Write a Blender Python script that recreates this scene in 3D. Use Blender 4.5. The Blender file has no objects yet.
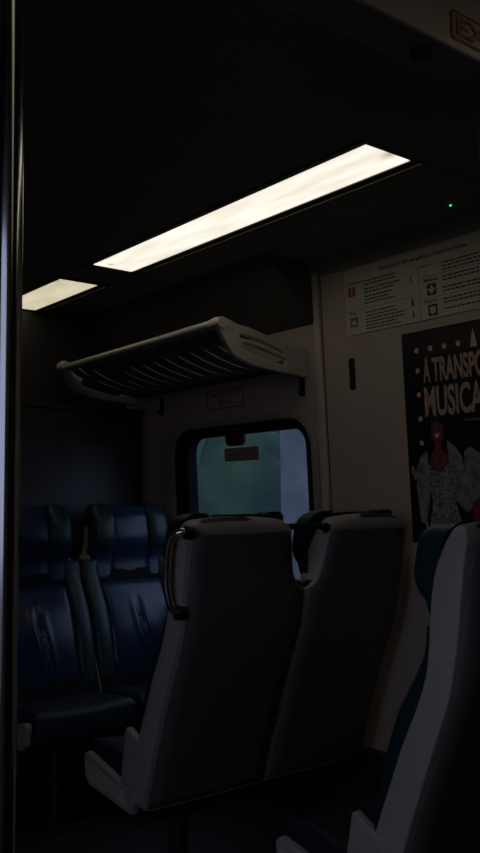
import bpy, bmesh, math, random
from mathutils import Vector, Matrix
random.seed(7)
D = bpy.data
COL = bpy.context.scene.collection

# ------------------------------------------------------------ materials
def mat(name, color, rough=0.5, metal=0.0, noise=0.0, nscale=20.0, bump=0.0, bscale=60.0, emit=None, estr=0.0,
        color2=None, spec=0.5, coat=0.0):
    m = D.materials.new(name); m.use_nodes = True
    nt = m.node_tree; b = nt.nodes['Principled BSDF']
    b.inputs['Base Color'].default_value = (*color, 1)
    b.inputs['Roughness'].default_value = rough
    b.inputs['Metallic'].default_value = metal
    b.inputs['Specular IOR Level'].default_value = spec
    b.inputs['Coat Weight'].default_value = coat
    tc = nt.nodes.new('ShaderNodeTexCoord')
    if noise > 0 or color2:
        n = nt.nodes.new('ShaderNodeTexNoise'); n.inputs['Scale'].default_value = nscale
        n.inputs['Detail'].default_value = 5
        nt.links.new(tc.outputs['Object'], n.inputs['Vector'])
        r = nt.nodes.new('ShaderNodeValToRGB')
        c2 = color2 or tuple(c * (1 - noise) for c in color)
        r.color_ramp.elements[0].color = (*c2, 1); r.color_ramp.elements[0].position = 0.35
        r.color_ramp.elements[1].color = (*color, 1); r.color_ramp.elements[1].position = 0.65
        nt.links.new(n.outputs['Fac'], r.inputs['Fac'])
        nt.links.new(r.outputs['Color'], b.inputs['Base Color'])
    if bump > 0:
        n2 = nt.nodes.new('ShaderNodeTexNoise'); n2.inputs['Scale'].default_value = bscale
        nt.links.new(tc.outputs['Object'], n2.inputs['Vector'])
        bp = nt.nodes.new('ShaderNodeBump'); bp.inputs['Strength'].default_value = bump
        bp.inputs['Distance'].default_value = 0.002
        nt.links.new(n2.outputs['Fac'], bp.inputs['Height'])
        nt.links.new(bp.outputs['Normal'], b.inputs['Normal'])
    if emit:
        b.inputs['Emission Color'].default_value = (*emit, 1)
        b.inputs['Emission Strength'].default_value = estr
    return m

M = dict(
    wall=mat('wall_laminate', (.52, .41, .315), .5, noise=.06, nscale=6, bump=.15, bscale=200),
    trim=mat('wall_trim', (.62, .53, .42), .45, noise=.05),
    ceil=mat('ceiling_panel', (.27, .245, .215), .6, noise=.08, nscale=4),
    dark=mat('dark_partition', (.035, .035, .04), .45, noise=.2, nscale=5),
    floor=mat('floor_rubber', (.045, .045, .05), .5, noise=.3, nscale=90),
    shell=mat('seat_shell_plastic', (.44, .385, .33), .42, noise=.05, nscale=8, bump=.2, bscale=350),
    shellshade=mat('seat_shell_shaded', (.12, .102, .090), .5, noise=.06, nscale=8, bump=.2, bscale=350),  # shell plastic darkened for the backs, which face away from the light
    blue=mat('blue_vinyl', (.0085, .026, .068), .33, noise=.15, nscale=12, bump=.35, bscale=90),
    teal=mat('teal_vinyl', (.007, .036, .042), .42, noise=.15, nscale=12, bump=.35, bscale=90),
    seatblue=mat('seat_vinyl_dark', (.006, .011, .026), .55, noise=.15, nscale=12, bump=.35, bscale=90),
    black=mat('black_plastic', (.012, .012, .013), .45, noise=.1),
    rubber=mat('rubber_gasket', (.008, .008, .009), .8, noise=.1, spec=.2),
    chrome=mat('polished_steel', (.78, .76, .72), .13, 1.0, noise=.03, nscale=3),
    pole=mat('pole_steel', (.37, .36, .34), .15, 1.0, noise=.03, nscale=3),
    steel=mat('brushed_steel', (.35, .34, .32), .35, 1.0, noise=.1),
    alu=mat('rack_aluminium', (.62, .58, .50), .38, .55, noise=.06, nscale=9),
    cove=mat('cove_shaded', (.10, .088, .072), .6, noise=.08, nscale=4),  # ceiling colour darkened: shade above the rack put into the paint
    slat=mat('slat_grey', (.16, .15, .135), .45, .3, noise=.1),
    surround=mat('window_surround', (.40, .34, .27), .5, noise=.05),
    cast=mat('cream_cast', (.60, .54, .44), .45, noise=.06, nscale=10),
    frame=mat('dark_bronze', (.045, .042, .04), .4, .3, noise=.1),
    header=mat('header_panel', (.66, .61, .50), .5, noise=.06, nscale=5),
    sign=mat('sign_yellow_cream', (.60, .57, .38), .45, noise=.05),
    label=mat('label_cream', (.55, .47, .36), .5, noise=.05),
    red=mat('print_red', (.42, .05, .035), .5, noise=.1),
    darkred=mat('dark_red_plastic', (.10, .012, .02), .4, noise=.1),
    ink=mat('print_ink', (.03, .028, .025), .6, noise=.1),
    white=mat('print_white', (.75, .70, .62), .5, noise=.05),
    pink=mat('print_pale_pink', (.42, .20, .15), .5, noise=.1),
    sticker=mat('faded_sticker', (.55, .30, .25), .5, noise=.2),
    orange=mat('print_orange_red', (.55, .16, .10), .5, noise=.1),
    posterbg=mat('poster_black', (.014, .010, .011), .4, noise=.4, nscale=9),
    posterred=mat('poster_dim_red', (.085, .012, .016), .45, color2=(.02, .006, .008), nscale=14),
    gold=mat('poster_letters', (.60, .42, .27), .5, color2=(.46, .30, .18), nscale=60),
    bulb=mat('poster_bulbs', (.80, .55, .50), .5, noise=.2, nscale=80),
    skin=mat('poster_skin', (.26, .075, .065), .5, color2=(.13, .03, .03), nscale=60),
    gown=mat('poster_gown', (.40, .375, .36), .5, color2=(.07, .065, .065), nscale=95),
    coat=mat('poster_coat', (.33, .31, .31), .5, color2=(.15, .14, .14), nscale=30),
    magenta=mat('poster_magenta', (.30, .02, .08), .5, noise=.3),
    led=mat('green_led', (.0, .2, .05), .5, emit=(.05, 1, .35), estr=1.6),
    ground=mat('ballast', (.06, .06, .055), .9, noise=.4, nscale=3),
    concrete=mat('pale_concrete', (.155, .155, .175), .8, color2=(.085, .095, .115), nscale=2.2),
)
# hillside of foliage
m = mat('foliage', (.031, .072, .036), .85, color2=(.005, .021, .019), nscale=.9); M['foliage'] = m
m = mat('bush', (.06, .15, .10), .8, color2=(.02, .07, .06), nscale=3); M['bush'] = m
# the lamp cover: opal acrylic lit from within; settled dust at its ends
def lampmat(name, c, s, hl):
    m = D.materials.new(name); m.use_nodes = True; nt = m.node_tree
    b = nt.nodes['Principled BSDF']; b.inputs['Base Color'].default_value = (.8, .8, .76, 1); b.inputs['Roughness'].default_value = .4
    tc = nt.nodes.new('ShaderNodeTexCoord'); n = nt.nodes.new('ShaderNodeTexNoise')
    mp = nt.nodes.new('ShaderNodeMapping'); mp.inputs['Scale'].default_value = (18, 3.5, 1)
    n.inputs['Scale'].default_value = 1.0; n.inputs['Detail'].default_value = 3
    r = nt.nodes.new('ShaderNodeValToRGB')
    r.color_ramp.elements[0].position = .30; r.color_ramp.elements[0].color = (c[0] * .8, c[1] * .78, c[2] * .72, 1)
    r.color_ramp.elements[1].position = .62; r.color_ramp.elements[1].color = (*c, 1)
    nt.links.new(tc.outputs['Object'], mp.inputs['Vector']); nt.links.new(mp.outputs['Vector'], n.inputs['Vector'])
    nt.links.new(n.outputs['Fac'], r.inputs['Fac'])
    sp = nt.nodes.new('ShaderNodeTexVoronoi'); sp.inputs['Scale'].default_value = 9; sp.feature = 'SMOOTH_F1'
    nt.links.new(tc.outputs['Object'], sp.inputs['Vector'])
    cr = nt.nodes.new('ShaderNodeValToRGB'); cr.color_ramp.elements[0].position = .0; cr.color_ramp.elements[0].color = (.45, .43, .36, 1)
    cr.color_ramp.elements[1].position = .22; cr.color_ramp.elements[1].color = (1, 1, 1, 1)
    nt.links.new(sp.outputs['Distance'], cr.inputs['Fac'])
    sx = nt.nodes.new('ShaderNodeSeparateXYZ'); nt.links.new(tc.outputs['Object'], sx.inputs[0])
    ab = nt.nodes.new('ShaderNodeMath'); ab.operation = 'ABSOLUTE'; nt.links.new(sx.outputs['Y'], ab.inputs[0])
    mr = nt.nodes.new('ShaderNodeMapRange'); mr.inputs['From Min'].default_value = hl - .16; mr.inputs['From Max'].default_value = hl - .04
    nt.links.new(ab.outputs[0], mr.inputs['Value'])
    mm = nt.nodes.new('ShaderNodeMix'); mm.data_type = 'RGBA'; mm.blend_type = 'MULTIPLY'
    nt.links.new(mr.outputs['Result'], mm.inputs[0]); nt.links.new(r.outputs['Color'], mm.inputs[6]); nt.links.new(cr.outputs['Color'], mm.inputs[7])
    nt.links.new(mm.outputs[2], b.inputs['Emission Color'])
    b.inputs['Emission Strength'].default_value = s
    return m
M['lamp'] = lampmat('lamp_cover_bright', (1.0, .95, .84), 1.08, .73)
M['lampnear'] = lampmat('lamp_cover_overhead', (1.0, .93, .80), 1.75, .82)
M['lampside'] = lampmat('lamp_cover_side', (1.0, .93, .80), .6, .95)
M['lampdim'] = lampmat('lamp_cover_dim', (1.0, .90, .66), .72, .31)
# glass
def glassmat(name, tint, refl):
    m = D.materials.new(name); m.use_nodes = True; nt = m.node_tree
    for n in list(nt.nodes):
        if n.type != 'OUTPUT_MATERIAL': nt.nodes.remove(n)
    out = [n for n in nt.nodes if n.type == 'OUTPUT_MATERIAL'][0]
    t = nt.nodes.new('ShaderNodeBsdfTransparent'); t.inputs['Color'].default_value = (*tint, 1)
    g = nt.nodes.new('ShaderNodeBsdfGlossy'); g.inputs['Roughness'].default_value = .03
    lw = nt.nodes.new('ShaderNodeLayerWeight'); lw.inputs['Blend'].default_value = .5
    pw = nt.nodes.new('ShaderNodeMath'); pw.operation = 'POWER'; pw.inputs[1].default_value = 4.5
    nt.links.new(lw.outputs['Facing'], pw.inputs[0])
    f = nt.nodes.new('ShaderNodeMath'); f.operation = 'MULTIPLY_ADD'; f.inputs[1].default_value = .8; f.inputs[2].default_value = .035
    nt.links.new(pw.outputs[0], f.inputs[0])
    mx = nt.nodes.new('ShaderNodeMixShader')
    nt.links.new(f.outputs[0], mx.inputs['Fac']); nt.links.new(t.outputs[0], mx.inputs[1]); nt.links.new(g.outputs[0], mx.inputs[2])
    nt.links.new(mx.outputs[0], out.inputs['Surface'])
    return m
M['glass'] = glassmat('window_glass', (.78, .86, .86), 1)
M['nearglass'] = glassmat('clear_window_glass', (.92, .95, .96), 1)
M['smoke'] = glassmat('smoked_glass', (.10, .11, .12), 1)

# ------------------------------------------------------------ object helpers
def link(o, parent=None, mw=None, struct=False):
    COL.objects.link(o)
    if parent is not None:
        o.parent = parent
        if mw is not None:
            o.matrix_world = mw if False else o.matrix_world
    if struct: o['kind'] = 'structure'
    return o

def empty(name, loc, label=None, cat=None, group=None, mw=None):
    o = D.objects.new(name, None); COL.objects.link(o); o.empty_display_size = .05
    if mw is not None: o.matrix_world = mw
    else: o.location = loc
    tag(o, label, cat, group)
    return o

def tag(o, label=None, cat=None, group=None, kind=None):
    if label: o['label'] = label
    if cat: o['category'] = cat
    if group: o['group'] = group
    if kind: o['kind'] = kind
    return o

def obj(name, bm, m, parent=None, loc=(0, 0, 0), smooth=False, kind=None, mw=None, bevel=0, seg=2):
    me = D.meshes.new(name)
    bmesh.ops.recalc_face_normals(bm, faces=bm.faces[:])
    bm.to_mesh(me); bm.free()
    if m is not None: me.materials.append(m)
    if smooth:
        for p in me.polygons: p.use_smooth = True
    o = D.objects.new(name, me); COL.objects.link(o)
    o.location = loc
    if mw is not None: o.matrix_world = mw
    if parent is not None: o.parent = parent
    if kind: o['kind'] = kind
    if bevel:
        b = o.modifiers.new('bevel', 'BEVEL'); b.width = bevel; b.segments = seg; b.limit_method = 'ANGLE'
        b.angle_limit = math.radians(40); b.harden_normals = False
    if smooth:
        e = o.modifiers.new('split', 'EDGE_SPLIT'); e.split_angle = math.radians(50)
    return o

def add_box(bm, x0, x1, y0, y1, z0, z1):
    vs = [bm.verts.new(p) for p in [(x0, y0, z0), (x1, y0, z0), (x1, y1, z0), (x0, y1, z0), (x0, y0, z1), (x1, y0, z1), (x1, y1, z1), (x0, y1, z1)]]
    for f in [(0, 3, 2, 1), (4, 5, 6, 7), (0, 1, 5, 4), (1, 2, 6, 5), (2, 3, 7, 6), (3, 0, 4, 7)]: bm.faces.new([vs[i] for i in f])
    return bm

def box(x0, x1, y0, y1, z0, z1): return add_box(bmesh.new(), x0, x1, y0, y1, z0, z1)

def prism(pts, axis, a, b):
    """polygon pts extruded along an axis; pts are the two other coordinates in order"""
    bm = bmesh.new()
    def P(p, t):
        return {'x': (t, p[0], p[1]), 'y': (p[0], t, p[1]), 'z': (p[0], p[1], t)}[axis]
    v0 = [bm.verts.new(P(p, a)) for p in pts]; v1 = [bm.verts.new(P(p, b)) for p in pts]
    bm.faces.new(v0); bm.faces.new(v1[::-1]); n = len(pts)
    for i in range(n): bm.faces.new([v0[i], v1[i], v1[(i + 1) % n], v0[(i + 1) % n]])
    return bm

def spline_pts(pts, n=8):
    out = []
    P = [Vector(p) for p in pts]
    for i in range(len(P) - 1):
        p0 = P[max(i - 1, 0)]; p1 = P[i]; p2 = P[i + 1]; p3 = P[min(i + 2, len(P) - 1)]
        for k in range(n):
            t = k / n
            out.append(.5 * ((2 * p1) + (-p0 + p2) * t + (2 * p0 - 5 * p1 + 4 * p2 - p3) * t * t + (-p0 + 3 * p1 - 3 * p2 + p3) * t ** 3))
    out.append(P[-1]); return out

def tube(pts, r, bm=None, seg=14, closed_ends=True, sx=1.0):
    bm = bm or bmesh.new()
    pts = [Vector(p) for p in pts]; rings = []
    t0 = (pts[1] - pts[0]).normalized()
    up = Vector((0, 0, 1)) if abs(t0.z) < .9 else Vector((1, 0, 0))
    n = (up - up.dot(t0) * t0).normalized()
    for i, p in enumerate(pts):
        t = (pts[min(i + 1, len(pts) - 1)] - pts[max(i - 1, 0)]).normalized()
        n = (n - n.dot(t) * t).normalized(); b = t.cross(n)
        rr = r[i] if isinstance(r, (list, tuple)) else r
        rings.append([bm.verts.new(p + n * math.cos(a) * rr + b * math.sin(a) * rr * sx) for a in [2 * math.pi * k / seg for k in range(seg)]])
    for i in range(len(rings) - 1):
        for k in range(seg): bm.faces.new([rings[i][k], rings[i][(k + 1) % seg], rings[i + 1][(k + 1) % seg], rings[i + 1][k]])
    if closed_ends:
        bm.faces.new(rings[0][::-1]); bm.faces.new(rings[-1])
    return bm

def rrect(x0, x1, y0, y1, r, n=8):
    out = []
    for cx, cy, a0 in [(x1 - r, y1 - r, 0), (x0 + r, y1 - r, 90), (x0 + r, y0 + r, 180), (x1 - r, y0 + r, 270)]:
        for k in range(n + 1):
            a = math.radians(a0 + 90 * k / n); out.append((cx + r * math.cos(a), cy + r * math.sin(a)))
    return out

def plate(name, loops, c0, c1, m, parent=None, off=(0, 0), bevel=0, kind=None, mw=None, smooth=False):
    """flat shape in the local xy plane (outer loop + holes) with thickness from z=c0 to c1"""
    cu = D.curves.new(name, 'CURVE'); cu.dimensions = '2D'; cu.fill_mode = 'BOTH'
    for lp in loops:
        s = cu.splines.new('POLY'); s.points.add(len(lp) - 1); s.use_cyclic_u = True
        for i, p in enumerate(lp): s.points[i].co = (p[0] - off[0], p[1] - off[1], 0, 1)
    h = (c1 - c0) / 2
    cu.extrude = max(h - bevel, .00001)
    if bevel: cu.bevel_depth = bevel; cu.bevel_resolution = 2; cu.offset = -bevel
    t = D.objects.new('tmp', cu); COL.objects.link(t)
    bpy.context.view_layer.update()
    me = D.meshes.new_from_object(t.evaluated_get(bpy.context.evaluated_depsgraph_get()))
    D.objects.remove(t); D.curves.remove(cu)
    me.transform(Matrix.Translation((0, 0, (c0 + c1) / 2)))
    me.name = name; me.materials.clear(); me.materials.append(m)
    o = D.objects.new(name, me); COL.objects.link(o)
    if mw is not None: o.matrix_world = mw
    if parent is not None: o.parent = parent
    if kind: o['kind'] = kind
    return o

def text(name, body, x, y, h, m, parent, z=.001, width=None, bold=.0, depth=.0003, spacing=1.0):
    """lettering with its lower-left corner at x, y; h = capital height; width = total width"""
    cu = D.curves.new(name, 'FONT'); cu.body = body; cu.size = 1; cu.offset = bold; cu.extrude = .0001; cu.space_character = spacing
    t = D.objects.new('tmp', cu); COL.objects.link(t); bpy.context.view_layer.update()
    me = D.meshes.new_from_object(t.evaluated_get(bpy.context.evaluated_depsgraph_get()))
    D.objects.remove(t); D.curves.remove(cu)
    xs = [v.co.x for v in me.vertices]; ys = [v.co.y for v in me.vertices]
    sy = h / (max(ys) - min(ys)) if h else 1
    sx = width / (max(xs) - min(xs)) if width else sy
    mx, my = min(xs), min(ys)
    for v in me.vertices: v.co = Vector(((v.co.x - mx) * sx + x, (v.co.y - my) * sy + y, z + (v.co.z > 0) * depth))
    me.name = name; me.materials.clear(); me.materials.append(m)
    o = D.objects.new(name, me); COL.objects.link(o); o.parent = parent
    return o

# ------------------------------------------------------------ camera  (x across the car, y along it, z up)
cd = D.cameras.new('camera'); cam = D.objects.new('camera', cd); COL.objects.link(cam)
cd.sensor_fit = 'VERTICAL'; cd.sensor_height = 24; cd.lens = 24 * 870 / 853; cd.clip_start = .02; cd.clip_end = 200
yaw, pitch, roll = math.radians(38.8), math.atan(75 / 870), .010
F0 = Vector((math.sin(yaw), math.cos(yaw), 0)); R0 = Vector((math.cos(yaw), -math.sin(yaw), 0)); Z0 = Vector((0, 0, 1))
Fv = F0 * math.cos(pitch) + Z0 * math.sin(pitch); U1 = Z0 * math.cos(pitch) - F0 * math.sin(pitch)
Rv = R0 * math.cos(roll) - U1 * math.sin(roll); Uv = U1 * math.cos(roll) + R0 * math.sin(roll)
cam.matrix_world = Matrix(((Rv.x, Uv.x, -Fv.x, 0), (Rv.y, Uv.y, -Fv.y, 0), (Rv.z, Uv.z, -Fv.z, 1.25), (0, 0, 0, 1)))
bpy.context.scene.camera = cam

# ------------------------------------------------------------ window-side wall: leans inwards 2.7 degrees
LEAN = .048
ux = Vector((0, -1, 0)); uy = Vector((-LEAN, 0, 1)).normalized(); uz = ux.cross(uy)
def W(Y, Z, c=0.0):
    """frame on the wall at world (Y, Z): x runs towards the camera end, y up, z into the room"""
    o = Vector((2.42 - LEAN * (Z - 1.25), Y, Z)) + uz * c
    return Matrix(((ux.x, uy.x, uz.x, o.x), (ux.y, uy.y, uz.y, o.y), (ux.z, uy.z, uz.z, o.z), (0, 0, 0, 1)))
def wy(pts, Y, Z):  # (worldY, worldZ) -> local
    return [(Y - p[0], (p[1] - Z) * 1.00115) for p in pts]
W0 = W(0, 1.25)
def wl(Y0, Y1, z0, z1, r=None, n=10):
    a, b = -max(Y0, Y1), -min(Y0, Y1); c, d = (z0 - 1.25), (z1 - 1.25)
    return rrect(a, b, c, d, r, n) if r else [(a, c), (b, c), (b, d), (a, d)]

hole = wl(2.535, 3.495, .84, 1.585, .13)
plate('wall_right', [wl(-1.6, 3.94, .0, 2.2), hole], -.05, 0, M['wall'], kind='structure', mw=W0)
# gasket, pane and the raised moulded surround of the window
win = empty('window_1', None, mw=W(3.0, 1.2)); win['kind'] = 'structure'
def wplate(name, loops, c0, c1, m, parent, bevel=0):
    off = (-3.0, -.05)
    return plate(name, loops, c0, c1, m, parent, off=off, bevel=bevel)
wplate('window_surround', [wl(2.497, 3.62, .78, 1.625, .17), wl(2.530, 3.50, .835, 1.592, .135)], -.002, .016, M['surround'], win, .006)
wplate('gasket', [wl(2.531, 3.499, .836, 1.590, .134), wl(2.566, 3.392, .88, 1.548, .075)], -.05, .008, M['rubber'], win, .004)
wplate('pane', [wl(2.55, 3.41, .86, 1.56, .08)], -.045, -.038, M['glass'], win)
wplate('handle', [wl(2.955, 3.085, 1.497, 1.575, .03)], -.004, .014, M['darkred'], win, .004)
# trim strip between the window bay and the poster panel, and panel seam
plate('trim_1', [wl(2.452, 2.482, .02, 2.17)], 0, .010, M['trim'], kind='structure', mw=W0, bevel=.003)
plate('trim_2', [wl(2.440, 2.4455, .02, 2.17)], -.001, .0012, M['frame'], kind='structure', mw=W0)
obj('baseboard_shade', prism([(2.42, .002), (2.42, .30), (2.40, .33), (2.47, .33), (2.47, .002)], 'y', -1.5, 3.74), M['frame'], kind='structure')  # dark panel added so the foot of the wall stays in shade
# safety sticker on the pane
dk = empty('window_sticker', None, 'small faded red and cream sticker stuck on the window glass below the red handle', 'sticker', mw=W(3.035, 1.460, -.037))
plate('backing', [rrect(-.122, .122, -.030, .030, .005)], 0, .001, M['sticker'], dk)
text('lettering', 'EMERGENCY', -.112, .004, .018, M['label'], dk, .0012, width=.224, bold=.01)
text('lettering', 'WINDOW EXIT', -.112, -.023, .018, M['label'], dk, .0012, width=.224, bold=.01)

# EMERGENCY EXIT plate above the window
es = empty('exit_placard', None, 'cream EMERGENCY EXIT plate with red border above the window, under the rack', 'sign', mw=W(3.085, 1.713, .001))
plate('panel', [rrect(-.134, .134, -.044, .044, .004)], 0, .002, M['label'], es)
plate('border', [rrect(-.134, .134, -.044, .044, .004), rrect(-.127, .127, -.038, .038, .003)], .002, .003, M['red'], es)
text('lettering', 'EMERGENCY', -.115, .010, .022, M['red'], es, .0022, width=.23, bold=.015)
text('lettering', 'EXIT', -.05, -.030, .030, M['red'], es, .0022, width=.095, bold=.02)

# dark slot handle in the wall panel
sl = empty('wall_pull_slot', None, 'dark upright oval slot set in the beige wall left of the poster', 'slot', mw=W(2.293, 1.730, .0))
plate('rim', [rrect(-.0145, .0145, -.062, .062, .0144), rrect(-.011, .011, -.058, .058, .0108)], 0, .003, M['frame'], sl)
plate('recess', [rrect(-.011, .011, -.058, .058, .0108)], -.0005, .001, M['black'], sl)

# two dark brackets hanging beneath the rack
for (Y, z0, z1, lab) in ((2.573, 1.672, 1.774, 'dark upright coat hook beneath the near end of the rack, above the window corner'),
                         (3.597, 1.68, 1.776, 'dark upright coat hook beneath the far end of the rack')):
    h = empty('coat_hook', None, lab, 'hook', 'coat hooks under the rack', mw=W(Y, z1, 0))
    plate('back_plate', [rrect(-.014, .014, -(z1 - z0), 0, .012)], 0, .006, M['black'], h, bevel=.002)
    bm = tube(spline_pts([(0, -.03, .004), (0, -.06, .012), (0, -(z1 - z0) + .014, .014), (0, -(z1 - z0) + .012, .020), (0, -(z1 - z0) + .024, .024)], 5), .0055, seg=8)
    obj('hook', bm, M['black'], h, smooth=True)

# ------------------------------------------------------------ safety instruction sign
SY, SZ = 2.306, 1.876
sg = empty('instruction_sign', None, 'wide cream-yellow emergency instruction panel with icons, above the poster', 'sign', mw=W(SY, SZ, .001))
def sx(Y): return SY - Y
def sz(Z): return (Z - SZ) * 1.00115
SR = sx(1.36)
plate('panel', [[(0, 0), (SR, 0), (SR, .250), (0, .250)]], 0, .003, M['sign'], sg)
text('lettering', 'Onboard Emergency Instructions', sx(2.131), sz(2.088), .019, M['ink'], sg, .0032, width=2.131 - 1.739, bold=.02)
def icon(Y, Z, s, m, glyph):
    x, y = sx(Y), sz(Z)
    o = plate('icon', [rrect(x - s / 2, x + s / 2, y - s / 2, y + s / 2, s * .08)], .003, .0036, m, sg)
    g = s / 2
    if glyph == 'bang': lp = [[(x - .003, y - .004), (x + .003, y - .004), (x + .006, y + .013), (x - .002, y + .013)]]
    elif glyph == 'flame': lp = [[(x - .011, y - .010), (x + .010, y - .012), (x + .012, y - .002), (x + .005, y + .006), (x + .001, y + .016), (x - .004, y + .004), (x - .012, y)]]
    elif glyph == 'cross':
        a, b = .005, .014; lp = [[(x - a, y - b), (x + a, y - b), (x + a, y - a), (x + b, y - a), (x + b, y + a), (x + a, y + a), (x + a, y + b), (x - a, y + b), (x - a, y + a), (x - b, y + a), (x - b, y - a), (x - a, y - a)]]
    elif glyph == 'badge': lp = [[(x - .012, y - .008), (x, y - .016), (x + .012, y - .008), (x + .012, y + .012), (x - .012, y + .012)]]
    for l in lp: plate('icon_mark', [l], .0036, .0042, M['sign'], o)
    if glyph == 'bang': plate('icon_mark', [rrect(x - .004, x + .002, y - .013, y - .007, .002)], .0036, .0042, M['sign'], o)
icon(2.270, 2.040, .036, M['red'], 'bang'); icon(2.266, 1.924, .036, M['red'], 'flame')
icon(1.893, 1.977, .040, M['ink'], 'cross'); icon(1.892, 1.905, .040, M['ink'], 'badge')
text('heading', 'Emergency', sx(2.292), sz(2.066), .011, M['ink'], sg, .0032, width=.082, bold=.02)
text('heading', 'Fire', sx(2.285), sz(1.952), .012, M['ink'], sg, .0032, width=.03, bold=.02)
text('heading', 'Medical', sx(1.925), sz(2.006), .012, M['ink'], sg, .0032, width=.06, bold=.02)
text('heading', 'Police', sx(1.925), sz(1.932), .012, M['ink'], sg, .0032, width=.055, bold=.02)
text('heading', 'Remove', sx(1.935), sz(2.060), .010, M['ink'], sg, .0032, width=.055, bold=.01)
def lines(Ya, Yb, Zt, n, step=.0125, h=.0052):
    bm = bmesh.new()
    for i in range(n):
        x = sx(Ya); end = sx(Yb) - random.random() * .35 * (Ya - Yb)
        y = sz(Zt) - i * step
        while x < end:
            w = random.uniform(.008, .022); add_box(bm, x, min(x + w, end), y, y + h, .003, .0034); x += w + .0035
    obj('small_print', bm, M['ink'], sg)
lines(2.206, 2.03, 2.066, 2); lines(2.206, 2.03, 2.036, 2); lines(2.206, 2.02, 2.008, 3)
lines(2.204, 2.03, 1.948, 1); lines(2.204, 2.01, 1.935, 5, .0122)
lines(1.845, 1.62, 2.058, 3); lines(1.845, 1.60, 2.010, 2); lines(1.845, 1.58, 1.972, 2); lines(1.845, 1.6, 1.932, 2); lines(1.845, 1.62, 1.898, 1)
bm = bmesh.new()
for Y in (1.945,): add_box(bm, sx(Y) - .0006, sx(Y) + .0006, .006, sz(2.07), .003, .0034)
add_box(bm, .006, sx(1.965), sz(1.966), sz(1.9672), .003, .0034)
add_box(bm, sx(1.94), SR - .01, sz(2.025), sz(2.0262), .003, .0034); add_box(bm, sx(1.94), SR - .01, sz(1.948), sz(1.9492), .003, .0034)
obj('divider', bm, M['ink'], sg)
def pictogram(Y, Z, s, m):
    x, y = sx(Y), sz(Z)
    bm = prism([(x - .25 * s, y + .1 * s), (x + .25 * s, y + .15 * s), (x + .12 * s, y - .1 * s), (x + .3 * s, y - .5 * s), (x + .16 * s, y - .52 * s), (x, y - .2 * s), (x - .18 * s, y - .5 * s), (x - .3 * s, y - .45 * s), (x - .12 * s, y - .05 * s)], 'z', .003, .0036)
    c = [(x + .12 * s * math.cos(k * .785), y + .3 * s + .12 * s * math.sin(k * .785)) for k in range(8)]
    bm2 = prism(c, 'z', .003, .0036); me = D.meshes.new('t'); bm2.to_mesh(me); bm2.free(); bm.from_mesh(me); D.meshes.remove(me)
    obj('pictogram', bm, m, sg)
pictogram(1.982, 2.032, .030, M['orange']); pictogram(1.980, 1.948, .034, M['ink']); pictogram(1.978, 1.905, .026, M['ink'])

# ------------------------------------------------------------ poster
PY, PZ = 2.041, 1.10
po = empty('theatre_poster', None, 'dark red-lit wall poster headed MUSICAL with a laughing woman in a sequinned gown', 'poster', mw=W(PY, PZ, .001))
def px(Y): return PY - Y
def pz(Z): return (Z - PZ) * 1.00115
PR, PT = px(1.44), pz(1.842)
plate('sheet', [[(0, 0), (PR, 0), (PR, PT), (0, PT)]], 0, .002, M['posterbg'], po)
plate('red_glow_print', [[(px(1.95), pz(1.72)), (px(1.93), pz(1.80)), (px(1.80), pz(1.825)), (px(1.66), pz(1.835)), (px(1.52), pz(1.82)), (px(1.48), pz(1.72)), (px(1.60), pz(1.70)), (px(1.75), pz(1.755)), (px(1.88), pz(1.75))]], .002, .0022, M['posterred'], po)
def dot(Y, Z, s=.0085):
    x, y = px(Y), pz(Z)
    plate('bulb', [rrect(x - s, x + s, y - s, y + s, s * .7, 3)], .0022, .0028, M['bulb'], po)
for Y in (1.976, 1.915, 1.856, 1.797, 1.68, 1.62, 1.56, 1.50): dot(Y, 1.774)
for Z in (1.703, 1.618, 1.533, 1.448): dot(1.976, Z); dot(1.50, Z)
plate('lamp_print', [[(px(1.748), pz(1.755)), (px(1.722), pz(1.755)), (px(1.728), pz(1.79)), (px(1.735), pz(1.815)), (px(1.742), pz(1.79))]], .0022, .003, M['bulb'], po)
text('title_lettering', 'A', px(1.952), pz(1.658), .087, M['gold'], po, .0022, width=.030, bold=.03)
text('title_lettering', 'TRANSPORT', px(1.912), pz(1.656), .085, M['gold'], po, .0022, width=.276, bold=.03)
text('title_lettering', 'MUSICAL', px(1.953), pz(1.537), .105, M['gold'], po, .0022, width=.276, bold=.026, spacing=1.0)
text('small_lettering', 'on stage now', px(1.79), pz(1.510), .009, M['gold'], po, .0022, width=.10)
def pp(name, pts, m, z=.0024, par=None):
    return plate(name, [[(px(a), pz(b)) for a, b in pts]], z - .0003, z, m, par or po)
# second figure's sleeve and the crimson dress at the right edge
pp('coat_print', [(1.80, 1.41), (1.775, 1.425), (1.74, 1.405), (1.70, 1.33), (1.70, 1.22), (1.77, 1.21), (1.80, 1.30)], M['coat'], .0024)
pp('dress_print', [(1.775, 1.245), (1.70, 1.27), (1.62, 1.26), (1.58, 1.16), (1.60, 1.10), (1.72, 1.10), (1.78, 1.19)], M['magenta'], .0028)
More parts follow.
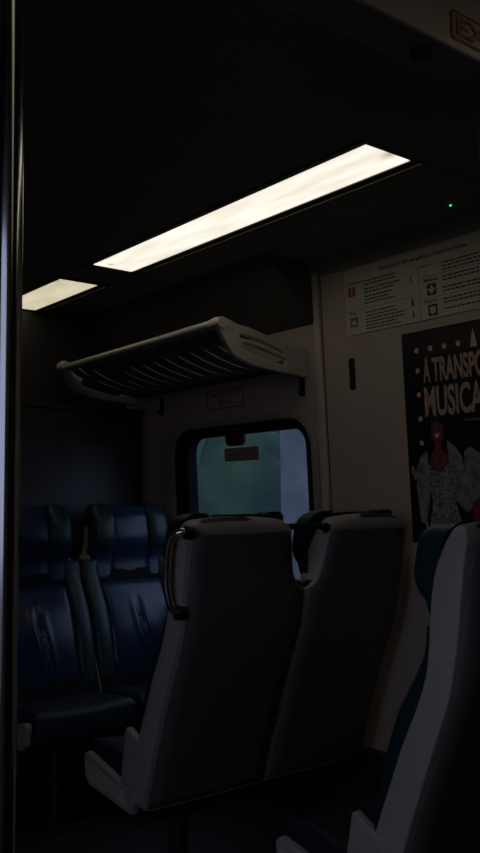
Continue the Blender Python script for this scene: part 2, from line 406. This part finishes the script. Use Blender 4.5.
# woman: coat open over a sequinned gown
pp('coat_print', [(1.955, 1.42), (1.985, 1.40), (2.005, 1.36), (2.01, 1.30), (1.998, 1.17), (1.975, 1.165), (1.955, 1.25), (1.95, 1.33)], M['coat'], .0026)
pp('coat_print', [(1.868, 1.452), (1.835, 1.43), (1.808, 1.39), (1.795, 1.30), (1.775, 1.22), (1.80, 1.205), (1.845, 1.25), (1.862, 1.34)], M['coat'], .0026)
pp('gown_print', [(1.950, 1.375), (1.925, 1.352), (1.90, 1.345), (1.865, 1.375), (1.845, 1.37), (1.838, 1.30), (1.845, 1.24), (1.82, 1.16), (1.965, 1.14), (1.94, 1.24), (1.955, 1.31)], M['gown'], .0030)
pp('skin_print', [(1.935, 1.41), (1.918, 1.425), (1.915, 1.45), (1.895, 1.455), (1.885, 1.42), (1.862, 1.40), (1.868, 1.378), (1.90, 1.348), (1.925, 1.355), (1.945, 1.378)], M['skin'], .0034)
fx, fy = 1.906, 1.487
hd = pp('skin_print', [(fx + .026 * math.cos(a) * (1 - .12 * math.sin(a)), fy + .042 * math.sin(a)) for a in [2 * math.pi * k / 24 for k in range(24)]], M['skin'], .0038)
pp('hair_print', [(fx + .027 * math.cos(a), fy + .010 + .038 * math.sin(a)) for a in [math.pi * k / 12 for k in range(13)]] + [(fx - .015, fy + .026), (fx + .014, fy + .028)], M['ink'], .0042)
pp('mouth_print', [(fx + .012, fy - .012), (fx - .010, fy - .008), (fx - .004, fy - .022), (fx + .007, fy - .024)], M['white'], .0042)
for s in (-1, 1): pp('eye_print', [(fx + s * .011 + .005, fy + .008), (fx + s * .011, fy + .012), (fx + s * .011 - .005, fy + .008), (fx + s * .011, fy + .005)], M['ink'], .0044)
pp('hand_print', [(2.028, 1.365), (2.018, 1.372), (2.010, 1.352), (2.004, 1.345), (2.008, 1.325), (2.018, 1.318), (2.020, 1.334), (2.030, 1.345)], M['coat'], .0034)
text('small_lettering', 'HARRIET', px(1.975), pz(1.125), .045, M['white'], po, .0044, width=.16, bold=.02)

# ------------------------------------------------------------ car shell
obj('floor', box(-.6, 2.5, -1.6, 3.94, -.05, 0), M['floor'], kind='structure')
# ceiling panels with narrow open seams, over a dark backing
bm = bmesh.new()
g = .003
def cp(x0, x1, y0, y1, z=2.2): add_box(bm, x0 + g, x1 - g, y0 + g, y1 - g, z, z + .015)
for (y0, y1) in ((-1.6, 1.0), (1.0, 3.94)): cp(-.6, -.045, y0, y1); cp(.62, 1.655, y0, y1)
cp(.215, .62, -1.6, 3.94); cp(-.045, .215, .62, 3.94); cp(-.045, .215, -1.6, -1.32)
cp(1.655, 2.13, 1.0, 1.535); cp(1.655, 2.13, -1.6, -1.35)
cp(1.915, 2.13, -1.35, 1.0); cp(1.915, 2.13, 1.535, 3.94)
cp(1.655, 1.915, 3.018 + .03, 3.29 - .03)
cp(2.13, 2.40, -1.6, 1.535); cp(2.13, 2.40, 1.535, 3.94)
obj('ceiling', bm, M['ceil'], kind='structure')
obj('ceiling_backing', box(-.6, 2.5, -1.6, 3.94, 2.232, 2.25), M['black'], kind='structure').name = 'ceiling_void'
obj('trim_3', prism([(2.30, 2.199), (2.42, 2.199), (2.42, 2.135), (2.374, 2.135), (2.366, 2.150), (2.335, 2.185)], 'y', 1.005, 3.94), M['ceil'], kind='structure')
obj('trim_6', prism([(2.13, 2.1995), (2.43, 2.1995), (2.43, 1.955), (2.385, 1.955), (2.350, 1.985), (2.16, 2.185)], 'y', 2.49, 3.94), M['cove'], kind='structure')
obj('wall_back', box(-.6, 2.5, -1.65, -1.6, 0, 2.25), M['dark'], kind='structure')
obj('wall_end', box(-.6, 2.5, 3.94, 3.99, 0, 2.25), M['dark'], kind='structure')
# camera-side wall with its window
plate('wall_left', [[(-1.6, 0), (3.94, 0), (3.94, 2.25), (-1.6, 2.25)], rrect(.20, 1.40, .78, 1.90, .1)], -.03, .03, M['wall'], kind='structure',
      mw=Matrix(((0, 0, 1, -.58), (1, 0, 0, 0), (0, 1, 0, 0), (0, 0, 0, 1))))
for i, (a, b) in enumerate(((.20, 1.40),)):
    w = empty('window_%d' % (i + 2), (-.58, (a + b) / 2, 1.34)); w['kind'] = 'structure'
    mw = Matrix(((0, 0, 1, 0), (1, 0, 0, 0), (0, 1, 0, 0), (0, 0, 0, 1)))
    hw = (b - a) / 2
    p = plate('gasket', [rrect(-hw, hw, -.56, .56, .1), rrect(-hw + .03, hw - .03, -.53, .53, .08)], -.032, .036, M['rubber'], w); p.matrix_local = mw
    p = plate('pane', [rrect(-hw + .01, hw - .01, -.55, .55, .09)], -.003, .003, M['nearglass'], w); p.matrix_local = mw
# windscreen behind the facing seats
dsn = empty('partition_screen', (1.9, 3.765, 0), 'dark panelled screen standing behind the blue facing seats', 'screen')
obj('lower_panel', box(-.52, .50, -.012, .012, 0.02, 1.02), M['dark'], dsn, bevel=.003)
obj('upper_panel', box(-.50, .48, -.005, .005, 1.02, 1.70), M['dark'], dsn)
obj('top_rail', box(-.52, .49, -.014, .014, 1.70, 1.722), M['frame'], dsn, bevel=.004)
obj('stile', box(-.545, -.52, -.014, .014, .0, 2.2), M['frame'], dsn, bevel=.004)

# bulkhead crossing overhead close to the camera
obj('trim_4', box(-.55, 2.37, .9185, 1.005, 2.052, 2.232), M['ceil'], kind='structure', bevel=.004)
obj('trim_5', box(-.55, 2.37, .910, .918, 2.048, 2.199), M['header'], kind='structure', bevel=.002)
ws = empty('windscreen', (1.40, .955, 0), 'tall dark screen behind the nearest seat, its thin steel edge at the right border', 'screen')
obj('post', tube([(.016, 0, .0), (.012, 0, .76), (-.012, 0, 1.2), (-.040, 0, 2.05)], .006, seg=10), M['steel'], ws, smooth=True)
obj('panel', prism([(.018, .02), (.955, .02), (.93, 2.045), (-.034, 2.045), (-.006, 1.2), (.016, .76)], 'y', -.004, .004), M['dark'], ws)
# plug in the underside
obj('plug', tube([(1.195, .958, 2.051), (1.195, .958, 2.044)], .020, seg=20), M['black']).name = 'ceiling_plug'
tag(D.objects['ceiling_plug'], 'small round black plug in the underside of the overhead bulkhead', 'plug')
# EXIT sign on its face
ex = empty('exit_sign', None, 'red outlined EXIT sign on the overhead bulkhead, top right corner', 'sign',
           mw=Matrix(((1, 0, 0, 1.218), (0, 0, -1, .9095), (0, 1, 0, 2.062), (0, 0, 0, 1))))
plate('panel', [rrect(0, .185, 0, .056, .010)], 0, .0015, M['label'], ex)
plate('border', [rrect(.001, .184, .001, .055, .009), rrect(.005, .180, .005, .051, .006)], .0015, .0022, M['red'], ex)
text('letter_outline', 'EXIT', .0125, .0095, .037, M['red'], ex, .0015, width=.160, bold=.05)
text('lettering', 'EXIT', .0148, .0118, .0324, M['pink'], ex, .0026, width=.1554, bold=.0)

# ------------------------------------------------------------ ceiling lamps
def lamp(y0, y1, lm, label, x=1.78):
    t = empty('ceiling_light', (x, (y0 + y1) / 2, 2.2), label, 'light', 'strip lights along the ceiling')
    h = (y1 - y0) / 2
    bm = bmesh.new()
    def fr(x0, x1, ya, yb, z0, z1): add_box(bm, x0, x1, ya, yb, z0, z1)
    fr(-.122, -.0985, -h - .016, h + .016, -.002, .02); fr(-.0985, .105, h + .0, h + .016, -.002, .02); fr(-.0985, .105, -h - .016, -h, -.002, .02)
    fr(.088, .110, -h - .016, h + .016, -.003, .02); fr(.116, .131, -h - .016, h + .016, -.008, .02)
    obj('frame', bm, M['frame'], t, bevel=.0015)
    obj('frame_lip', box(.0815, .0845, -h, h, -.0035, .01), M['steel'], t)
    obj('side_rail', box(.1115, .1150, -h - .016, h + .016, -.010, .01), M['steel'], t)
    d = obj('diffuser', box(-.0985, .0800, -h + .001, h - .001, -.0035, .012), lm, t, bevel=.004)
    return t
lamp(1.542, 3.018, M['lamp'], 'long bright strip light across the middle of the dark ceiling')
lamp(3.300, 3.915, M['lampdim'], 'short far strip light beyond the long one, partly behind the pole')
lamp(-.80, .84, M['lampnear'], 'strip light overhead on the camera side of the bulkhead')
lamp(-1.30, .60, M['lampside'], 'dim strip light in the ceiling over the near side, across the aisle', x=.085)
ld = obj('ceiling_indicator_light', tube([(0, 0, .001), (0, 0, -.003)], .0032, seg=12), M['led'], loc=(2.258, 1.709, 2.2)); tag(ld, 'tiny green indicator light in the dark ceiling above the instruction panel', 'indicator light')

# ------------------------------------------------------------ luggage rack
RX, RY0, RY1 = 1.953, 2.545, 3.80
rk = empty('luggage_rack', (2.1, 3.05, 1.78), 'slatted metal luggage rack on the wall above the window', 'luggage rack')
def rl(p): return (p[0] - 2.1, p[1] - 3.05, p[2] - 1.78)
bm = tube([rl((RX, RY0 + .01, 1.916)), rl((RX, RY1 - .02, 1.900))], .019, seg=20)
obj('front_rail', bm, M['alu'], rk, smooth=True)
bm = tube([rl((2.372, RY0 + .01, 1.815)), rl((2.372, RY1, 1.815))], .014, seg=12)
obj('back_rail', bm, M['frame'], rk, smooth=True)
obj('back_ledge', prism([(2.32 - 2.1, .010), (2.390 - 2.1, .004), (2.388 - 2.1, .028), (2.36 - 2.1, .020)], 'y', RY0 - 3.05, RY1 - 3.05), M['frame'], rk)
n = 13
for i in range(n):
    y = RY0 + .075 + (RY1 - RY0 - .15) * i / (n - 1)
    pts = spline_pts([rl((RX + .008, y, 1.906)), rl((RX + .06, y, 1.868)), rl((2.12, y, 1.825)), rl((2.25, y, 1.797)), rl((2.33, y, 1.795)), rl((2.375, y, 1.808))], 5)
    obj('slat', tube(pts, .0045, seg=12, sx=8.6), M['slat'], rk, smooth=True)
def bracket(y, s):
    # side view (x, z): swells round the front rail, tapers to the wall
    outer = [(1.852, 1.884), (1.857, 1.868), (1.880, 1.838), (1.92, 1.795), (1.965, 1.768), (2.06, 1.748), (2.18, 1.737), (2.30, 1.731), (2.390, 1.731),
             (2.387, 1.832), (2.31, 1.840), (2.22, 1.853), (2.13, 1.868), (2.03, 1.886), (1.96, 1.893), (1.90, 1.908), (1.872, 1.911), (1.855, 1.900)]
    slot = [(1.985, 1.808), (2.005, 1.800), (2.08, 1.785), (2.18, 1.770), (2.245, 1.764), (2.262, 1.774), (2.25, 1.787), (2.18, 1.800), (2.09, 1.817), (2.01, 1.826), (1.988, 1.820)]
    slit = [(1.975, 1.848), (1.990, 1.842), (2.08, 1.834), (2.20, 1.812), (2.235, 1.806), (2.235, 1.811), (2.20, 1.822), (2.09, 1.845), (1.99, 1.857)]
    def sc(p):
        # the casting is 4 % deeper than first drawn, up to the wall
        return [(min(1.953 + (a - 1.872) * (2.384 - 1.953) / (2.387 - 1.872), 2.392), 1.25 + (b - 1.25) * 1.043) for a, b in p]
    outer, slot, slit = sc(outer), sc(slot), sc(slit)
    def sm(p):
        q = spline_pts([(a, b, 0) for a, b in p + [p[0]]], 4)[:-1]; return [(v.x - 2.1, v.y - 1.78) for v in q]
    o = plate('end_bracket', [sm(outer), sm(slot), sm(slit)], -.013, .013, M['cast'], rk, bevel=.004)
    o.matrix_local = Matrix(((1, 0, 0, 0), (0, 0, -1, y - 3.05), (0, 1, 0, 0), (0, 0, 0, 1)))
    c = obj('rail_socket', tube([(RX - 2.1, -.02, .136), (RX - 2.1, .018, .136), (RX - 2.1, .05, .136)] if s > 0 else [(RX - 2.1, .018, .130), (RX - 2.1, -.04, .130)], [.022, .0245, .021] if s > 0 else .0235, seg=20), M['cast'], rk, smooth=True)
    c.location = (0, y - 3.05, 0)
bracket(RY0, 1); bracket(RY1, -1)

# ------------------------------------------------------------ double seats
def interp(tab, z):
    if z >= tab[0][0]: return tab[0][1]
    for (z0, v0), (z1, v1) in zip(tab, tab[1:]):
        if z >= z1:
            t = (z0 - z) / (z0 - z1); t2 = t
            return v0 + (v1 - v0) * t2
    return tab[-1][1]
REAR = [(1.195, .030), (1.191, .020), (1.182, .008), (1.168, .001), (1.15, .004), (1.077, .016), (1.0, .026), (.937, .036), (.85, .056), (.763, .092), (.65, .138), (.53, .182), (.34, .245)]
FRONT = [(1.195, .048), (1.17, .060), (1.114, .090), (1.06, .102), (1.02, .106), (.9, .118), (.82, .150), (.743, .190), (.65, .228), (.531, .277), (.34, .335)]
NOTCH = [(1.195, .108), (1.18, .090), (1.16, .080), (1.10, .070), (1.03, .058), (1.0, .042), (.985, .024), (.975, .0)]
HW = .468
def smoothed(tab, z, w=.03): return sum(interp(tab, z + w * k / 3) for k in (-3, -2, -1, 0, 1, 2, 3)) / 7

def make_seat(label, y0, d, group, handle=False, hz=0.0, x0=1.418):
    """d = +1: the seat looks along +y, -1: towards the camera; lx counts from the aisle, ly from the rear"""
    cx = x0 + HW; cy = y0 + d * .3
    root = empty('double_seat', (cx, cy, 0), label, 'seat', group)
    def L(lx, ly, z): return (lx - HW, d * (ly - .3), z)
    # shell
    def rearz(z): return interp(REAR, z) if z > 1.12 else smoothed(REAR, z)
    def frontz(z): return smoothed(FRONT, z)
    zs = [1.195, 1.191, 1.186, 1.182, 1.175, 1.168, 1.160, 1.145, 1.12, 1.09, 1.06, 1.03, 1.01, 1.0, .992, .985, .980, .975]
    z = .95
    while z > .36: zs.append(z); z -= .028
    zs += [.355, .345, .340]
    bm = bmesh.new()
    N = 12
    def xl(z):
        if z > 1.150: t = (z - 1.150) / .045; return .034 * (1 - math.sqrt(max(0, 1 - t * t)))
        if z < .39: t = (.39 - z) / .05; return .03 * (1 - math.sqrt(max(0, 1 - t * t)))
        return 0
    def crown(lx):  # tops rise slightly towards the middle of each seat
        u = (min(lx, 2 * HW - lx) - .18) / .18; return .012 * max(-1, (1 - u * u))
    for side in (0, 1):
        R, Fr = [], []
        for z in zs:
            a = xl(z); b = HW - interp(NOTCH, z)
            rr, ff = [], []
            for k in range(N + 1):
                lx = a + (b - a) * k / N
                e = min(k, N - k) / N * 2
                bow = .010 * (1 - (1 - min(1, (lx) / .20)) ** 2) if lx < .2 else .010
                X = lx if side == 0 else 2 * HW - lx
                zz = z + crown(lx) * max(0, min(1, (z - 1.0) / .19))
                rr.append(bm.verts.new(L(X, rearz(z) - bow + .010, zz)))
                ff.append(bm.verts.new(L(X, frontz(z), zz)))
            R.append(rr); Fr.append(ff)
        for i in range(len(zs) - 1):
            for k in range(N):
                bm.faces.new([R[i][k], R[i][k + 1], R[i + 1][k + 1], R[i + 1][k]])
                bm.faces.new([Fr[i][k], Fr[i + 1][k], Fr[i + 1][k + 1], Fr[i][k + 1]])
            bm.faces.new([R[i][0], R[i + 1][0], Fr[i + 1][0], Fr[i][0]])
            if interp(NOTCH, zs[i]) > 0:
                bm.faces.new([R[i][N], Fr[i][N], Fr[i + 1][N], R[i + 1][N]])
        for k in range(N):
            bm.faces.new([R[0][k], Fr[0][k], Fr[0][k + 1], R[0][k + 1]]); bm.faces.new([R[-1][k], R[-1][k + 1], Fr[-1][k + 1], Fr[-1][k]])
    bmesh.ops.remove_doubles(bm, verts=bm.verts[:], dist=.0004)
    sh = obj('shell', bm, M['shell'], root, smooth=True, bevel=.008, seg=3)
    sh.modifiers.move(0, 0)
    # shade on each seat back, put into colour as a darker sheet
    for s in (0, 1):
        bm = bmesh.new(); rows = []
        zz = 1.158
        while zz > .341:
            row = []
            xa, xb = .020, HW - max(interp(NOTCH, zz) + .012, .004)
            if zz > 1.13: q = .014 * ((zz - 1.13) / .028) ** 2; xa += q; xb -= q
            for k in range(9):
                lx = xa + (xb - xa) * k / 8
                bow = .010 * (1 - (1 - min(1, lx / .20)) ** 2) if lx < .2 else .010
                row.append(bm.verts.new(L(lx if s == 0 else 2 * HW - lx, rearz(zz) - bow + .010 - .0025, zz)))
            rows.append(row); zz -= .02 if zz < 1.11 else .008
        for r0, r1 in zip(rows, rows[1:]):
            for k in range(8): bm.faces.new([r0[k], r0[k + 1], r1[k + 1], r1[k]])
        p = obj('back_shade', bm, M['shellshade'], root, smooth=True); p.modifiers.clear()
        so = p.modifiers.new('solid', 'SOLIDIFY'); so.thickness = .004; so.offset = 0
        # ticket slot in the top edge
        lx0, lx1 = (.050, .235) if s == 0 else (2 * HW - .235, 2 * HW - .050)
        bm = bmesh.new(); rows = []
        for k in range(11):
            lx = lx0 + (lx1 - lx0) * k / 10; m_ = min(lx, 2 * HW - lx)
            sh_ = .010 - (.010 * (1 - (1 - min(1, lx / .20)) ** 2) if m_ < .2 else .010)
            if s == 1: sh_ = .010 - (.010 * (1 - (1 - min(1, m_ / .20)) ** 2) if m_ < .2 else .010)
            t_ = crown(lx); e_ = 1 if 0 < k < 10 else .4
            rows.append([bm.verts.new(L(lx, yy + sh_, 1.1885 + (zz_ - 1.1885) * e_ + t_)) for yy, zz_ in ((.0095, 1.1815), (.0075, 1.1825), (.0225, 1.1945), (.0245, 1.1925))])
        for r0, r1 in zip(rows, rows[1:]):
            for k in range(4): bm.faces.new([r0[k], r0[(k + 1) % 4], r1[(k + 1) % 4], r1[k]])
        bm.faces.new(rows[0]); bm.faces.new(rows[-1][::-1])
        obj('ticket_slot', bm, M['black'], root)
    # cushions
    def cushion(name, xa, xb, za, zb, yf, th, r, m, parent, crease=0, rc=.03, puff=.008, nx=22, nz=26):
        bm = bmesh.new(); Fg, Bg = [], []
        for j in range(nz + 1):
            z = za + (zb - za) * (.5 - .5 * math.cos(math.pi * j / nz)); row, rb = [], []
            dz = min(z - za, zb - z)
            ins = rc - math.sqrt(max(0, rc * rc - (rc - dz) ** 2)) if dz < rc else 0
            for k in range(nx + 1):
                x = xa + ins + (xb - xa - 2 * ins) * (.5 - .5 * math.cos(math.pi * k / nx))
                dx = min(x - xa - ins, xb - ins - x); dd = min(dx, dz)
                drop = r - math.sqrt(max(0, r * r - (r - dd) ** 2)) if dd < r else 0
                u = (x - (xa + xb) / 2) / (xb - xa) * 2; w = (z - (za + zb) / 2) / (zb - za) * 2
                y = yf(z) + puff * (1 - u * u) * (1 - w * w) - drop
                if crease:
                    for cxx, amp, wd, ph in ((-.022, .7, .013, 0), (.004, -1.2, .014, .2), (.032, .7, .013, .4)):
                        off = (x - (xa + xb) / 2) - cxx + .014 * math.sin(3 * w + ph)
                        y += crease * amp * math.exp(-(off / wd) ** 2) * max(0, 1 - abs(w + .05) ** 2 * 1.6)
                row.append(bm.verts.new(L(x, y, z))); rb.append(bm.verts.new(L(x, min(yf(z) - th, y - .003), z)))
            Fg.append(row); Bg.append(rb)
        for j in range(nz):
            for k in range(nx):
                bm.faces.new([Fg[j][k], Fg[j][k + 1], Fg[j + 1][k + 1], Fg[j + 1][k]]); bm.faces.new([Bg[j][k], Bg[j + 1][k], Bg[j + 1][k + 1], Bg[j][k + 1]])
            bm.faces.new([Fg[j][0], Fg[j + 1][0], Bg[j + 1][0], Bg[j][0]]); bm.faces.new([Fg[j][nx], Bg[j][nx], Bg[j + 1][nx], Fg[j + 1][nx]])
        for k in range(nx):
            bm.faces.new([Fg[0][k], Bg[0][k], Bg[0][k + 1], Fg[0][k + 1]]); bm.faces.new([Fg[nz][k], Fg[nz][k + 1], Bg[nz][k + 1], Bg[nz][k]])
        return obj(name, bm, m, parent, smooth=True)
    for s in (0, 1):
        a, b = (.010, HW - .008) if s == 0 else (HW + .008, 2 * HW - .010)
        bm = bmesh.new(); rows = []
        for j in range(15):
            z = .95 - .04 * j; rows.append([bm.verts.new(L(x, frontz(z) + dy, z)) for x, dy in ((a, -.002), (a, .012), (b, .012), (b, -.002))])
        for r0, r1 in zip(rows, rows[1:]):
            for k in range(4): bm.faces.new([r0[k], r0[(k + 1) % 4], r1[(k + 1) % 4], r1[k]])
        bm.faces.new(rows[0]); bm.faces.new(rows[-1][::-1])
        obj('gap_shade', bm, M['rubber'], root)  # dark sheet added to hold the gaps between cushions in shade
    HEADF = [(1.22, .105), (1.19, .138), (1.146, .150), (1.094, .160), (1.04, .146), (1.0, .130), (.958, .133), (.9, .14)]
    LUMB = [(.94, .130), (.88, .162), (.80, .212), (.70, .250), (.6, .272), (.50, .290), (.44, .30)]
    for s in (0, 1):
        def X(a, b): return (a, b) if s == 0 else (2 * HW - b, 2 * HW - a)
        c0, c1 = .012, HW - .052
        hf = lambda z: smoothed(HEADF, z, .015)
        lf = lambda z: smoothed(LUMB, z, .02)
        xa, xb = X(c0 + .10, c1 - .10)
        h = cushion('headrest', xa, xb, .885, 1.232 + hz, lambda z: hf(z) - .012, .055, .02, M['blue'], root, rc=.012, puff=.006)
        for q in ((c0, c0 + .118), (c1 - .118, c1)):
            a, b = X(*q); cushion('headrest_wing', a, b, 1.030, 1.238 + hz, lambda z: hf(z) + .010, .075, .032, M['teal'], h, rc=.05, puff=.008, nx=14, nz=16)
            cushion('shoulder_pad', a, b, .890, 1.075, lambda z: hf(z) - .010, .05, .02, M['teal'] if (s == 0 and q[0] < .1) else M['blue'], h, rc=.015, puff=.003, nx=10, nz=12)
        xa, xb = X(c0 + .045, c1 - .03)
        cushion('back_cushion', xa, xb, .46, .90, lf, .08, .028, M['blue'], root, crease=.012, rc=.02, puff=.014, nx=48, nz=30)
        for q in ((c0 - .004, c0 + .052), (c1 - .036, HW - .003)):
            a, b = X(*q); cushion('back_bolster', a, b, .46, 1.0, lambda z: smoothed(LUMB, z, .02) + .006, .09, .026, M['teal'], root, rc=.02, puff=.004, nx=10, nz=22)
        # seat cushion: top surface as a height field
        bm = bmesh.new(); T, B = [], []; xa, xb = X(c0 + .008, HW - .012)
        for j in range(21):
            ly = .285 + (.605 - .285) * j / 20; tr, br = [], []
            for k in range(19):
                x = xa + (xb - xa) * (.5 - .5 * math.cos(math.pi * k / 18)); dx = min(x - xa, xb - x); dy = min(ly - .284, .606 - ly)
                dd = min(dx, dy); r = .04; drop = r - math.sqrt(max(0, r * r - (r - dd) ** 2)) if dd < r else 0
                u = (x - (xa + xb) / 2) / (xb - xa) * 2
                zt = .452 + .03 * (ly - .2) / .4 + .012 * abs(u) ** 3 - drop + .004 * math.sin(ly * 42) * (1 - u * u)
                tr.append(bm.verts.new(L(x, ly, zt))); br.append(bm.verts.new(L(x, ly, .385)))
            T.append(tr); B.append(br)
        for j in range(20):
            for k in range(18):
                bm.faces.new([T[j][k], T[j][k + 1], T[j + 1][k + 1], T[j + 1][k]]); bm.faces.new([B[j][k], B[j + 1][k], B[j + 1][k + 1], B[j][k + 1]])
            bm.faces.new([T[j][0], T[j + 1][0], B[j + 1][0], B[j][0]]); bm.faces.new([T[j][18], B[j][18], B[j + 1][18], T[j + 1][18]])
        for k in range(18):
            bm.faces.new([T[0][k], B[0][k], B[0][k + 1], T[0][k + 1]]); bm.faces.new([T[20][k], T[20][k + 1], B[20][k + 1], B[20][k]])
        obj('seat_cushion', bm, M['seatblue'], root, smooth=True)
    # pan, side panels, armrests, base
    def yz(pts, lxa, lxb):
        return prism([(d * (a - .3), b) for a, b in pts], 'x', lxa - HW, lxb - HW)
    obj('seat_pan', yz([(.26, .335), (.56, .35), (.585, .375), (.585, .395), (.27, .392)], .02, 2 * HW - .02), M['black'], root, bevel=.004)
    for (xa, xb, xi) in ((-.004, .022, -.0065), (2 * HW - .022, 2 * HW + .004, 2 * HW + .0065)):
        par = [(.30, .322), (.556, .350), (.585, .372), (.592, .440), (.575, .452), (.345, .400), (.28, .40)]
        sp = obj('side_panel', yz(par, xa, xb), M['shell'], root, bevel=.006, seg=3)
        inn = [(.325, .342), (.548, .366), (.570, .382), (.575, .430), (.35, .384)]
        obj('panel_inset', yz(inn, min(xi, xa), max(xi, xb) if xi > 0 else xa + .004) if xi < 0 else yz(inn, xb - .004, xi), M['cast'], sp, bevel=.002)
        wd = [(.250, .535), (.330, .574), (.337, .568), (.368, .405), (.27, .395)]
        obj('armrest', yz(wd, xa + .002, xb - .002), M['shell'], root, bevel=.004)
    obj('wall_beam', yz([(.34, .27), (.42, .27), (.42, .335), (.34, .335)], .03, 2 * HW + .04), M['frame'], root, bevel=.004)
    bm = tube([L(.22, .38, .30), L(.22, .38, .03)], .032, seg=16); obj('leg', bm, M['frame'], root, smooth=True)
    obj('foot_plate', box(.12 - HW, .32 - HW, d * .08 - .13, d * .08 + .13, .0, .03), M['steel'], root, bevel=.006)
    if handle:
        pts = spline_pts([L(.012, .010, 1.163), L(-.012, .026, 1.166), L(-.028, .048, 1.148), L(-.034, .060, 1.10), L(-.034, .066, 1.03), L(-.028, .062, .975), L(-.012, .056, .945), L(.012, .05, .938)], 6)
        h = obj('grab_handle', tube(pts, .0105, seg=14), M['chrome'], root, smooth=True)
        obj('handle_boss', tube([L(-.006, .012, 1.1645), L(.016, .010, 1.163)], .019, seg=16), M['black'], h, smooth=True)
        obj('handle_boss', tube([L(-.010, .053, .941), L(.016, .05, .938)], .021, seg=16), M['black'], h, smooth=True)
    # bar across the notch
    bt = obj('joining_bar', tube(spline_pts([L(HW - .112, .022, 1.170), L(HW - .03, .016, 1.172), L(HW + .03, .016, 1.172), L(HW + .105, .022, 1.160)], 5), .010, seg=12), M['black'], root, smooth=True)
    obj('bar_boss', tube([L(HW + .078, .018, 1.163), L(HW + .108, .022, 1.160)], .017, seg=14), M['black'], bt, smooth=True)
    return root

G = 'double seats along the window wall'
make_seat('cream-backed double seat seen from behind, in front of the window, with a steel grab handle', 1.993, 1, G, handle=True, hz=-.02)
make_seat('nearest cream-shelled double seat with teal cushions at the lower right, below the poster', 1.050, 1, G, hz=-.032)
make_seat('glossy blue double seat facing the camera before the dark screen', 3.605, -1, G, hz=.008)

# low screen end beside the nearest seat
lp = obj('draught_screen', prism([(.62, .0), (1.016, .0), (1.016, .70), (1.006, .722), (.98, .73), (.62, .73)], 'x', -.012, .006), M['shell'], loc=(1.385, 0, 0), bevel=.008, seg=3)
tag(lp, 'edge of a low grey seat-end screen at the lower right behind the nearest seat', 'screen')

# steel pole at the left edge
pl = empty('grab_pole', (.4048, .9163, 0), 'polished steel floor-to-ceiling grab pole at the left edge', 'pole')
pts = spline_pts([(-.002, 0, 0.0), (0, 0, .6), (0, 0, 1.25), (.0, 0, 1.7), (.0015, 0, 2.05)], 10)
obj('pole', tube(pts, .0136, seg=64, closed_ends=False), M['pole'], pl, smooth=True)
obj('floor_flange', tube([(0, 0, 0), (0, 0, .012), (0, 0, .03)], [.05, .045, .015], seg=32), M['steel'], pl, smooth=True)
obj('ceiling_flange', tube([(.0015, 0, 2.03), (.0015, 0, 2.05)], [.022, .04], seg=32), M['steel'], pl, smooth=True)

# ------------------------------------------------------------ outdoors
obj('ground', box(-30, 60, -40, 60, -1.3, -1.2), M['ground'], kind='structure')
bm = bmesh.new(); rows = []
for j in range(60):
    row = []
    for i in range(50):
        y = -5 + 50 * i / 49 * 1.0; t = j / 59
        x = 9 + 14 * t; z = -1.2 + 11 * (t ** .7)
        h = .7 * math.sin(y * 1.3 + x) * math.sin(x * 1.1 - y * .5) + random.uniform(-.35, .35)
        row.append(bm.verts.new((x - .4 * h, y, z + (h if j else 0))))
    rows.append(row)
for a, b in zip(rows, rows[1:]):
    for i in range(49): bm.faces.new([a[i], a[i + 1], b[i + 1], b[i]])
obj('embankment', bm, M['foliage'], kind='structure', smooth=True)
pc = empty('concrete_pillar', (6.3, 6.62, -1.2), 'pale concrete pillar standing outside, seen at the right side of the window', 'pillar')
obj('shaft', prism([(-.27, -.235), (.27, -.235), (.27, .235), (-.27, .235)], 'z', .15, 7), M['concrete'], pc, bevel=.04, seg=3)
obj('footing', box(-.5, .5, -.55, .55, 0, .15), M['concrete'], pc, bevel=.03)

# ------------------------------------------------------------ sky and render look
w = D.worlds.new('world'); bpy.context.scene.world = w; w.use_nodes = True
bg = w.node_tree.nodes['Background']
bg.inputs['Color'].default_value = (.57, .62, .95, 1); bg.inputs['Strength'].default_value = 1.45
vs = bpy.context.scene.view_settings
vs.view_transform = 'Standard'; vs.look = 'None'; vs.exposure = 0; vs.gamma = 1; vs.use_curve_mapping = False
bpy.context.scene.cycles.use_denoising = True
bpy.context.scene.cycles.max_bounces = 8
